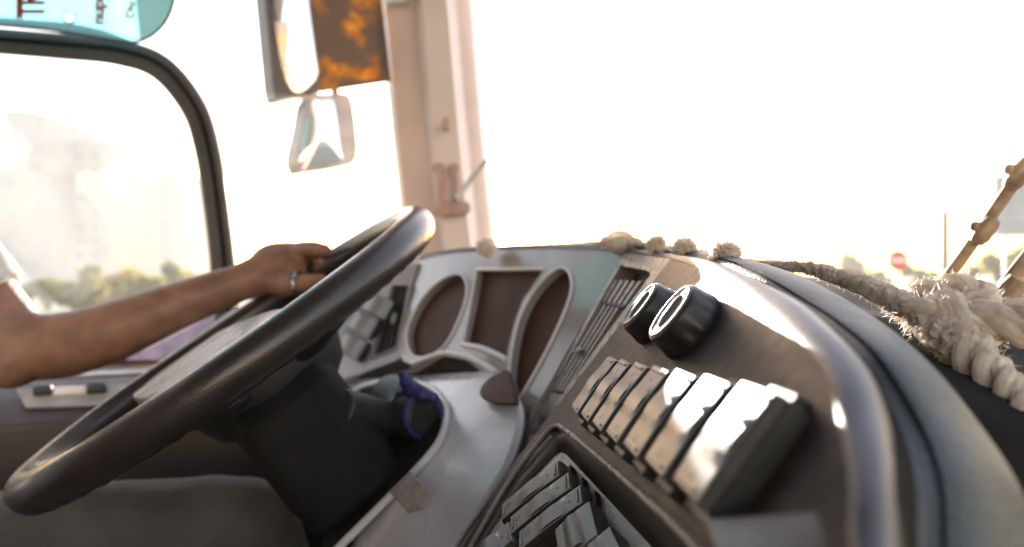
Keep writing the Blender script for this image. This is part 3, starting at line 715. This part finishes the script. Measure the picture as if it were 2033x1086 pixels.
# ------------------------------------------------------------------ steering wheel
WC = W(-.28320, .73505, -.06831); WN = Vector((-.53178, -.21316, .81962)).normalized(); WR = .2198
wa = WN.cross(UP).normalized(); wb = WN.cross(wa)
WP = Plane(WN, WC)
sw = thing('steering_wheel', 'large black leather steering wheel with a pale hub pad', 'steering wheel', WC)
bm = B(); tube(bm, [WC + (wa * math.cos(k*2*math.pi/160) + wb * math.sin(k*2*math.pi/160)) * WR for k in range(160)], .0180, 28, closed=True, up=WN)
# finger grips moulded under the rim
for v in bm.verts:
    q = v.co - WC; h = q.dot(WN); an = math.atan2(q.dot(wb), q.dot(wa))
    if h < -.004: v.co += WN * (-.0016 * (.5 + .5 * math.cos(an * 60)) * min(1, -h / .018))
obj('rim', bm, M['rim'], sw)
hubc = WC - WN * .045
bm = B(); rows = []
for rr, hh in ((.02, .030), (.075, .026), (.085, .018), (.088, 0), (.075, -.03), (.05, -.05)):
    rows.append([hubc + (wa * math.cos(k*2*math.pi/64) + wb * math.sin(k*2*math.pi/64)) * rr + WN * hh for k in range(64)])
vs = grid(bm, rows, True); bm.faces.new(vs[0][::-1]); obj('hub', bm, M['black'], sw)
for a in (25, 155, 215, 325):
    ca = math.cos(R(a)) * wa + math.sin(R(a)) * wb
    bm = B(); tube(bm, cat([hubc + ca * .06, hubc + ca * .12 + WN * .012, WC + ca * .18 - WN * .012, WC + ca * (WR - .004)], 5), [.020] * 5 + [.017] * 5 + [.013] * 6, 14, sy=.45, up=WN); obj('spoke', bm, M['black'], sw)
WP2 = Plane(WN, WC + WN * .008)
padp = cat2([(262, 786), (285, 766), (330, 727), (389, 682), (466, 643), (530, 618), (562, 612), (545, 630), (500, 660), (405, 717), (330, 768), (290, 788)], 5, True)
bm = B(); prism(bm, WP2.many(padp), -WN * .02); obj('hub_pad', bm, M['fascia'], sw, bevel=.003, seg=3)

# steering column with shroud, ignition lock and lever
sc_ = thing('steering_column', 'black steering column shroud behind the wheel with ignition lock', 'steering column', WC - WN * .9)
ax = -WN; cx = wa; cy = wb
bm = B(); rows = []
for s, hw, hd in ((.05, .08, .05), (.07, .098, .058), (.16, .10, .06), (.19, .095, .056), (.21, .07, .05), (.5, .06, .05), (.95, .06, .05)):
    c = WC + ax * s
    ring = []
    for k in range(32):
        a = k * 2 * math.pi / 32; co, si = math.cos(a), math.sin(a)
        ring.append(c + cx * hw * math.copysign(abs(co) ** .45, co) + cy * hd * math.copysign(abs(si) ** .45, si))
    rows.append(ring)
vs = grid(bm, rows, True); bm.faces.new(vs[0][::-1]); bm.faces.new(vs[-1]); obj('shroud', bm, M['shroud'], sc_, bevel=.004)
ic = P(683, 812, .70)
bm = B(); tube(bm, [ic + Vector((.03, .05, -.02)), ic, ic + Vector((-.004, -.01, .004))], [.02, .02, .0185], 24); lk = obj('ignition_lock', bm, M['black'], sc_, bevel=.002)
idir = Vector((-.25, -.9, .35)).normalized(); i1 = idir.cross(UP).normalized(); i2 = i1.cross(idir)
bm = B(); tube(bm, [ic + idir * .011 + (i1 * math.cos(k*math.pi/16) + i2 * math.sin(k*math.pi/16)) * .0155 for k in range(32)], .0012, 6, closed=True); obj('lock_ring', bm, M['chrome'], lk)
# stalk lever with wrapped end
lv = thing('stalk_lever', 'dark stalk lever with its end wrapped in grey and purple', 'lever', P(820, 800, .80))
ka, kb = P(700, 800, .84), P(836, 812, .735)
kd = (kb - ka).normalized()
bm = B(); tube(bm, [P(690, 812, .86), P(740, 808, .82), P(775, 800, .79)], [.012, .013, .016], 16); obj('stem', bm, M['shroud'], lv)
bm = B(); tube(bm, [P(768, 782, .80), P(790, 788, .785), P(812, 806, .76)], [.022, .0255, .0265], 24); obj('sleeve', bm, M['grey_cloth'], lv, bevel=.004)
bm = B(); c0 = P(826, 822, .75)
tube(bm, [c0 - kd * .012, c0 + kd * .004, c0 + kd * .014, c0 + kd * .018], [.0265, .0268, .0245, .019], 28); obj('end_cap', bm, M['black'], lv)
bm = B(); tube(bm, [c0 + kd * .0155 + (kd.cross(UP).normalized() * math.cos(k*math.pi/16) + kd.cross(UP).normalized().cross(kd) * math.sin(k*math.pi/16)) * .0235 for k in range(32)], .0024, 8, closed=True); obj('cap_ring', bm, M['blue'], lv)
bm = B(); tube(bm, cat([P(796, 738, .745), P(803, 752, .742), P(815, 770, .738), P(836, 782, .732), P(860, 790, .728), P(872, 806, .728), P(877, 828, .73)], 5), [.003 + .0055 * math.sin(math.pi * min(1, k / 24)) + .0006 * math.sin(k * 1.3) for k in range(31)], 10); obj('wrap', bm, M['blue'], lv)
bm = B(); tube(bm, cat([P(790, 790, .755), P(805, 782, .745), P(830, 790, .735)], 5), [.005, .006, .007, .007, .007, .007, .007, .006, .006, .005, .004], 10); obj('wrap', bm, M['blue'], lv)
# beige sticker on the lower fascia
PS = Plane(PF.n, PF.at(820, 975, .03))
bm = B(); prism(bm, PS.many([(774, 978), (816, 938), (860, 985), (840, 1012), (812, 1020)]), PS.n * .002); tag(obj('worn_sticker', bm, M['paper'], None, bevel=.0008), 'worn beige paper label on the fascia under the steering column', 'sticker')

# ------------------------------------------------------------------ side console by the driver's door
con = thing('side_console', 'dark brown console below the side window with a grey handle tray', 'console', W(-.6, 1.0, -.9))
def sidept(a, s, z): return W(0, 0, z) + FW * a + LF * s
bm = B()
rows = [[sidept(a, s, z) for s, z in ((1.10, -.95), (1.10, -.215), (1.105, -.205))] for a in (-1.9, -.6, .10)]
prism(bm, [sidept(-1.9, 1.10, -.95), sidept(-1.9, 1.10, -.20), sidept(-1.9, 1.15, -.172), sidept(-1.9, 1.36, -.158), sidept(-1.9, 1.36, -.95)], FW * 2.0); obj('body', bm, M['console'], con, bevel=.006)
ct = Plane(Vector(-LF * .49 + UP * .87), sidept(-.4, 1.125, -.184))
def onplane(name, pts, m, th=.003, bev=.001, par=con, pl=ct):
    bm = B(); prism(bm, pl.many(pts), pl.n * th); return obj(name, bm, m, par, bevel=bev)
tray = onplane('handle_tray', [(33, 774), (290, 764), (292, 790), (230, 806), (52, 812)], M['console_grey'])
onplane('handle', [(66, 776), (105, 773), (108, 788), (66, 791)], M['black'], .012, .004, tray)
onplane('handle', [(172, 770), (214, 768), (212, 784), (174, 787)], M['black'], .012, .004, tray)
onplane('handle_bar', [(104, 776), (174, 773), (174, 786), (104, 789)], M['white'], .008, .003, tray)
tp = Plane(UP, sidept(-.4, 1.2, -.165))
onplane('top_strip', [(80, 755), (330, 745), (330, 738), (95, 748)], M['console_grey'], .006, .001, con, tp)
onplane('brown_inlay', [(95, 747), (340, 736), (340, 722), (130, 727)], M['wood'], .005, .001, con, tp)
onplane('top_strip', [(140, 725), (345, 720), (345, 715), (150, 719)], M['console_grey'], .006, .001, con, tp)
LP = Plane(Vector((.25, -.75, .6)), P(340, 680, 1.22))
bm = B(); prism(bm, LP.many([(250, 716), (420, 628), (440, 632), (400, 690), (380, 716)]), LP.n * .004); tag(obj('paper_folder', bm, M['lilac'], None, bevel=.001), 'lilac folder lying on the console behind the forearm', 'folder')
bm = B(); tube(bm, [P(318, 716, 1.08), P(400, 662, 1.10), P(470, 615, 1.12)], .004, 8); obj('grab_rail', bm, M['console_grey'], con)

# ------------------------------------------------------------------ driver
per = None
def cap_tube(bm, pts, rs, sides=20): 
    c = cat(pts, 6); m = len(c); rr = []
    for i in range(m):
        x = i / (m - 1) * (len(rs) - 1); k = min(int(x), len(rs) - 2); rr.append(rs[k] + (rs[k+1] - rs[k]) * (x - k))
    tube(bm, c, rr, sides)
    for p, r in ((c[0], rr[0]), (c[-1], rr[-1])): ball(bm, p, r)
def ball(bm, p, r, sc=(1, 1, 1), rot=None):
    m = Matrix.Translation(p) @ (rot.to_4x4() if rot else Matrix()) @ Matrix.Diagonal((sc[0]*r, sc[1]*r, sc[2]*r, 1))
    bmesh.ops.create_icosphere(bm, subdivisions=3, radius=1, matrix=m)
SH = W(-.77, .80, .14); EL = P(30, 692, .845); WRi = P(492, 556, .925)
TC = SH - LF * .19                                           # top of the chest
HP = W(-.72, .585, -.33)
bm = B()
cap_tube(bm, [SH, SH.lerp(EL, .5) + Vector((-.005, 0, .01)), EL], [.060, .052, .043])
cap_tube(bm, [EL, P(130, 684, .862), P(230, 655, .875), P(370, 600, .90), WRi], [.040, .0405, .0375, .0295, .0238])
ball(bm, P(22, 712, .835), .036)
# right arm resting on the lap side of the wheel
SR = TC - LF * .19; ER = SR - FW * .10 - LF * .08 - UP * .27; WRr = ER + FW * .12 - UP * .20
cap_tube(bm, [SR, ER], [.060, .043]); cap_tube(bm, [ER, WRr], [.044, .027]); ball(bm, WRr + FW * .07, .035, (1.3, .9, .6))
# torso, neck, head
cap_tube(bm, [HP, HP.lerp(TC, .5) - FW * .02, TC - UP * .06], [.13, .125, .13]); cap_tube(bm, [SH - LF * .03, TC, SR + LF * .03], [.07, .085, .07])
HD = TC + FW * .05 + UP * .235
cap_tube(bm, [TC, TC + FW * .02 + UP * .13], [.055, .052])
ball(bm, HD, .105, (.92, .74, 1.12)); ball(bm, HD + FW * .045 - UP * .07, .06, (1, .9, .9)); ball(bm, HD + FW * .105 - UP * .01, .016, (1, .7, 1.4))
for s in (-1, 1): ball(bm, HD + LF * s * .078, .022, (.8, .4, 1.4))
# hand gripping the rim
def rimpt(t): return WC + (wa * math.cos(t) + wb * math.sin(t)) * WR
hr = rimpt(R(-40))
palm = [WRi, P(530, 545, .935), P(565, 530, .945), P(590, 517, .95)]
cap_tube(bm, [WRi, P(528, 543, .935), P(560, 530, .942)], [.026, .029, .030])
ball(bm, P(556, 528, .945), .034, (1.25, .8, .95)); ball(bm, P(574, 517, .955), .026)
fingers = [ # knuckle, middle, end, tip
 [P(570, 508, .95), P(590, 497, .935), P(620, 494, .915), P(645, 497, .90)],
 [P(572, 512, .962), P(596, 503, .955), P(626, 503, .94), P(640, 522, .925)],
 [P(570, 520, .972), P(594, 512, .972), P(622, 516, .962), P(632, 536, .945)],
 [P(566, 530, .978), P(588, 524, .980), P(612, 530, .972), P(620, 548, .958)]]
for f, r in zip(fingers, (.0115, .0115, .0108, .0095)): cap_tube(bm, f, [r * 1.1, r, r * .95, r * .8], 12)
cap_tube(bm, [P(535, 556, .925), P(570, 566, .905), P(600, 563, .895), P(636, 556, .885)], [.019, .0155, .0125, .0095], 12)   # thumb
cap_tube(bm, [P(560, 520, .945), P(585, 530, .93), P(590, 550, .915)], [.022, .016, .013], 12)
per = obj('person', bm, M['skin'])
rm_ = per.modifiers.new('r', 'REMESH'); rm_.mode = 'VOXEL'; rm_.voxel_size = .0035; rm_.use_smooth_shade = True
sm_ = per.modifiers.new('s', 'SMOOTH'); sm_.factor = .5; sm_.iterations = 6
tag(per, 'driver in a white short-sleeved shirt and grey trousers, hand on the wheel', 'person')
# shirt and trousers
def cloth(name, bm, m, vox=.006, bumpy=.004):
    o = obj(name, bm, m, per)
    r_ = o.modifiers.new('r', 'REMESH'); r_.mode = 'VOXEL'; r_.voxel_size = vox; r_.use_smooth_shade = True
    tx = bpy.data.textures.new('fold', 'CLOUDS'); tx.noise_scale = .07; tx.noise_depth = 2
    dm = o.modifiers.new('d', 'DISPLACE'); dm.texture = tx; dm.strength = bumpy * 4; dm.mid_level = .5; dm.texture_coords = 'GLOBAL'
    s_ = o.modifiers.new('s', 'SMOOTH'); s_.iterations = 4
    return o
bm = B()
cap_tube(bm, [HP, HP.lerp(TC, .5) - FW * .02, TC - UP * .06], [.145, .14, .145]); cap_tube(bm, [SH - LF * .03, TC, SR + LF * .03], [.08, .095, .08])
hem = SH.lerp(EL, .77)
c = cat([SH, SH.lerp(EL, .35), hem], 5); tube(bm, c, [.082 - .022 * i / 10 for i in range(11)], 24)
c = cat([SR, SR.lerp(ER, .35), SR.lerp(ER, .7)], 5); tube(bm, c, [.082 - .018 * i / 10 for i in range(11)], 24)
ball(bm, SH, .086); ball(bm, SR, .086)
cloth('shirt', bm, M['shirt'], .005, .003)
bm = B()
kl = P(490, 1050, .84); hl = HP + LF * .10 - UP * .02
kr = P(430, 1330, .66); hr2 = HP - LF * .10 - UP * .02
cap_tube(bm, [hl, hl.lerp(kl, .5) + UP * .01, kl], [.105, .085, .062]); cap_tube(bm, [kl, kl + FW * .12 - UP * .44], [.062, .05])
cap_tube(bm, [hr2, hr2.lerp(kr, .5), kr], [.105, .085, .065]); cap_tube(bm, [kr, kr + FW * .14 - UP * .38], [.065, .05])
ball(bm, HP, .15, (1, 1, .8))
cloth('trousers', bm, M['trouser'], .006, .004)
bm = B(); ball(bm, HD + UP * .02 - FW * .02, .112, (.95, .78, 1.05))
for v in [v for v in bm.verts if (v.co - HD).dot(FW) > .045 and (v.co - HD).z < .07 or (v.co - HD).z < -.05]: bm.verts.remove(v)
obj('hair', bm, M['hair'], per, solid=.006)
# shoes
for kk in (kl + FW * .14 - UP * .50, kr + FW * .16 - UP * .44):
    bm = B(); ball(bm, kk + FW * .05, .05, (2.4, .95, .8), Matrix((FW, LF, UP)).transposed()); obj('shoe', bm, M['black'], per)
# ring on the finger
rc = P(594, 562, .897)
rd = (P(636, 556, .885) - P(570, 566, .905)).normalized(); r1 = rd.cross(UP).normalized(); r2 = r1.cross(rd)
bm = B(); tube(bm, [rc + (r1 * math.cos(k*math.pi/16) + r2 * math.sin(k*math.pi/16)) * .0138 for k in range(32)], .0026, 8, closed=True); 
tag(obj('finger_ring', bm, M['ring']), 'wide silver ring on the hand gripping the wheel', 'ring')
# seat
st = thing('driver_seat', 'brown fabric driver seat under the driver', 'seat', HP - UP * .6)
sm = mat('seat_fabric', (.16, .085, .045), .9, vscale=60, col2=(.05, .035, .03))
bm = B(); box(bm, HP + FW * .12 - UP * .19, FW * .26, LF * .24, UP * .06); obj('seat_cushion', bm, sm, st, bevel=.04, seg=4)
bm = B(); box(bm, HP - FW * .20 + UP * .28, FW * .05, LF * .24, UP * .36); obj('backrest', bm, sm, st, bevel=.04, seg=4)
bm = B(); tube(bm, [HP - UP * .27 + FW * .05, HP - UP * .72 + FW * .05], [.12, .16], 20); obj('pedestal', bm, M['black'], st)

# ------------------------------------------------------------------ rope garland on the dash
gar = thing('rope_garland', 'tan knotted rope garland with fuzzy pompoms lying along the dashboard top', 'garland', W(.2, .5, -.03))
def twist(path, R0, strands, pitch_, name='rope', m=None, rs=.62, fuzz=60):
    strands += 1; rs = .50 if strands > 4 else .54; pitch_ *= 1.2
    c = path; bm = B(); s = 0; acc = [0]
    for i in range(1, len(c)): s += (c[i] - c[i-1]).length; acc.append(s)
    for k in range(strands):
        pts = []; rad = []
        for i, p in enumerate(c):
            t = (c[min(i+1, len(c)-1)] - c[max(i-1, 0)]).normalized(); a = (UP - t * UP.dot(t)).normalized(); b = t.cross(a)
            r = R0[i] if isinstance(R0, list) else R0
            ph = acc[i] / (pitch_ * (r / .01)) * 2 * math.pi + k * 2 * math.pi / strands
            wob = 1 + .18 * noise.noise(p * 40 + Vector((k * 7, 0, 0)))
            pts.append(p + (a * math.cos(ph) + b * math.sin(ph)) * r * .55 * wob); rad.append(r * rs * wob)
        # each strand is two thinner yarns, with loose fibres
        for y in range(2):
            yp = []
            for i, p in enumerate(pts):
                t = (pts[min(i+1, len(pts)-1)] - pts[max(i-1, 0)]).normalized(); a = (UP - t * UP.dot(t)).normalized(); b = t.cross(a)
                an = acc[i] / (R0[i] if isinstance(R0, list) else R0) * 2.2 + y * math.pi
                yp.append(p + (a * math.cos(an) + b * math.sin(an)) * rad[i] * .42)
            tube(bm, yp, [q * .66 for q in rad], 8)
        for i, p in enumerate(pts):
            for _ in range(int(fuzz / 10)):
                v = Vector((random.gauss(0, 1), random.gauss(0, 1), random.gauss(0, 1))).normalized(); q = Vector((random.gauss(0, 1), random.gauss(0, 1), random.gauss(0, 1))).cross(v).normalized()
                b0 = p + v * rad[i] * .9; b1 = p + v * rad[i] * random.uniform(1.15, 1.7) + q * rad[i] * random.uniform(-.8, .8); w_ = q.cross(v) * rad[i] * .045
                bm.faces.new([bm.verts.new(b0 - w_), bm.verts.new(b0 + w_), bm.verts.new(b1)])
    return obj(name, bm, m or M['rope'], gar)
rp_ = [(900, 500, 1.05), (1000, 492, .96), (1045, 490, .92), (1100, 487, .88), (1160, 484, .84), (1200, 482, .78), (1280, 486, .68), (1340, 495, .62), (1400, 503, .57), (1470, 519, .53), (1540, 527, .48), (1606, 532, .45), (1658, 549, .43), (1706, 564, .41), (1754, 586, .395), (1800, 610, .38), (1860, 655, .36), (1930, 720, .34), (2020, 800, .315), (2090, 930, .29), (2150, 1100, .26)]
pr = cat([P(*q) for q in rp_], 14)
rad = []
for i in range(len(pr)):
    u = i / (len(pr) - 1) * (len(rp_) - 1)
    rad.append(.0032 if u < 9 else .0032 + (u - 9) / 6 * .0040 if u < 15 else min(.0098, .0068 + (u - 15) * .0018))
twist(pr, rad, 3, .045)
# thick loose loops of rope near the windscreen corner
twist(cat([P(1785, 622, .40), P(1815, 602, .395), P(1858, 586, .39), P(1905, 580, .385), (P(1945, 596, .38)), P(1962, 626, .375)], 12), .0105, 4, .035)
twist(cat([P(1815, 640, .375), P(1860, 620, .37), P(1920, 645, .36), P(2033, 640, .35), P(2120, 650, .34)], 12), .012, 3, .05)
twist(cat([P(1905, 660, .35), P(1945, 720, .34), P(1990, 790, .33), P(2050, 850, .32)], 12), .010, 3, .04)
def pompom(u, v, d, rpx, nfib=1400, sx=1.0):
    c = P(u, v, d); r = rpx / F * d; bm = B(); ball(bm, c, r * .72, (sx, 1, .92))
    for _ in range(nfib):
        dv = Vector((random.gauss(0, 1), random.gauss(0, 1), random.gauss(0, 1))).normalized(); dv.x *= sx
        lump = 1 + .18 * noise.noise(dv * 3.0 + c * 9)
        tip = c + dv * r * random.uniform(.88, 1.04) * lump; b0 = c + dv * r * .6
        s = Vector((random.gauss(0, 1), random.gauss(0, 1), random.gauss(0, 1))).cross(dv).normalized() * r * .05
        tip += s * random.uniform(-1.5, 1.5)
        bm.faces.new([bm.verts.new(b0 - s), bm.verts.new(b0 + s), bm.verts.new(tip + s * .4), bm.verts.new(tip - s * .4)])
    return obj('pompom', bm, M['rope'], gar, False)
pompom(1440, 508, .46, 33); pompom(1359, 495, .565, 27); pompom(1303, 487, .62, 22)
pompom(966, 490, .90, 23, 700)
def knot(u, v, d, rpx):
    bm = B(); c = P(u, v, d); r = rpx / F * d
    for k, (a, b) in enumerate(((0, .3), (1.1, -.4), (2.1, .5))):
        pts = []
        for i in range(28):
            t_ = i / 28 * 2 * math.pi
            q = Vector((math.cos(t_) * .62, math.sin(t_) * .45, math.sin(t_ * 2) * .15 + b * .3)); q = Matrix.Rotation(a, 3, 'Z') @ Matrix.Rotation(b * 2 + 1.2, 3, 'X') @ q
            pts.append(c + q * r)
        tube(bm, pts, r * .38, 10, closed=True)
    return obj('knot', bm, M['rope'], gar)
knot(1232, 480, .72, 30); knot(1262, 484, .705, 17); knot(1206, 480, .74, 16)
knot(1640, 540, .44, 20); knot(1690, 552, .42, 24); knot(1885, 592, .385, 38); knot(1935, 600, .375, 34)

# ------------------------------------------------------------------ wipers outside the windscreen
def wiper(pts, rad, clips, label):
    t = thing('windscreen_wiper', label, 'wiper', P(*pts[0]), 'wipers outside the windscreen')
    c = [P(*p) for p in pts]; bm = B()
    tube(bm, cat(c, 6), rad, 10, sy=.6); obj('arm', bm, M['wiper'], t)
    bm = B(); tube(bm, [p + Vector((.006, .010, -.004)) for p in cat(c, 6)], rad * .45, 8); obj('blade', bm, M['wiper'], t)
    for (u, v, d, l) in clips:
        bm = B(); dirn = (c[-1] - c[0]).normalized(); q = P(u, v, d)
        tube(bm, [q - dirn * l, q - dirn * l * .6, q + dirn * l * .6, q + dirn * l], [rad * .9, rad * 1.22, rad * 1.22, rad * .9], 10, sy=.8); ball(bm, q + Vector((-rad * 1.1, 0, rad * .5)), rad * .6)
        obj('clip', bm, M['wiper'], t)
wiper([(1800, 650, .66), (1895, 532, .62), (1960, 440, .60), (2025, 345, .58), (2140, 180, .54)], .0072, [(1955, 458, .598, .012), (2024, 345, .578, .013)], 'rusty brown wiper arm crossing the billboard, upper of two')
wiper([(1900, 690, .58), (1985, 585, .545), (2040, 515, .53), (2150, 380, .50)], .0085, [(1990, 592, .54, .02)], 'rusty brown wiper arm below the other, its foot behind the rope')

# ------------------------------------------------------------------ haze
bm = B(); x0, x1, y0, y1, z0, z1 = -130, 60, -20, 145, -1.2, 29
box(bm, Vector(((x0+x1)/2, (y0+y1)/2, (z0+z1)/2)), Vector(((x1-x0)/2, 0, 0)), Vector((0, (y1-y0)/2, 0)), Vector((0, 0, (z1-z0)/2)))
hz = obj('haze', bm, None, None, False); hz['kind'] = 'stuff'
hm = bpy.data.materials.new('haze_air'); hm.use_nodes = True; hn = hm.node_tree.nodes; hn.remove(hn['Principled BSDF'])
pv = hn.new('ShaderNodeVolumePrincipled'); pv.inputs['Color'].default_value = (.97, .97, .97, 1); pv.inputs['Density'].default_value = .0026; pv.inputs['Anisotropy'].default_value = 0.0
hm.node_tree.links.new(pv.outputs[0], hn['Material Output'].inputs['Volume']); hz.data.materials.append(hm)
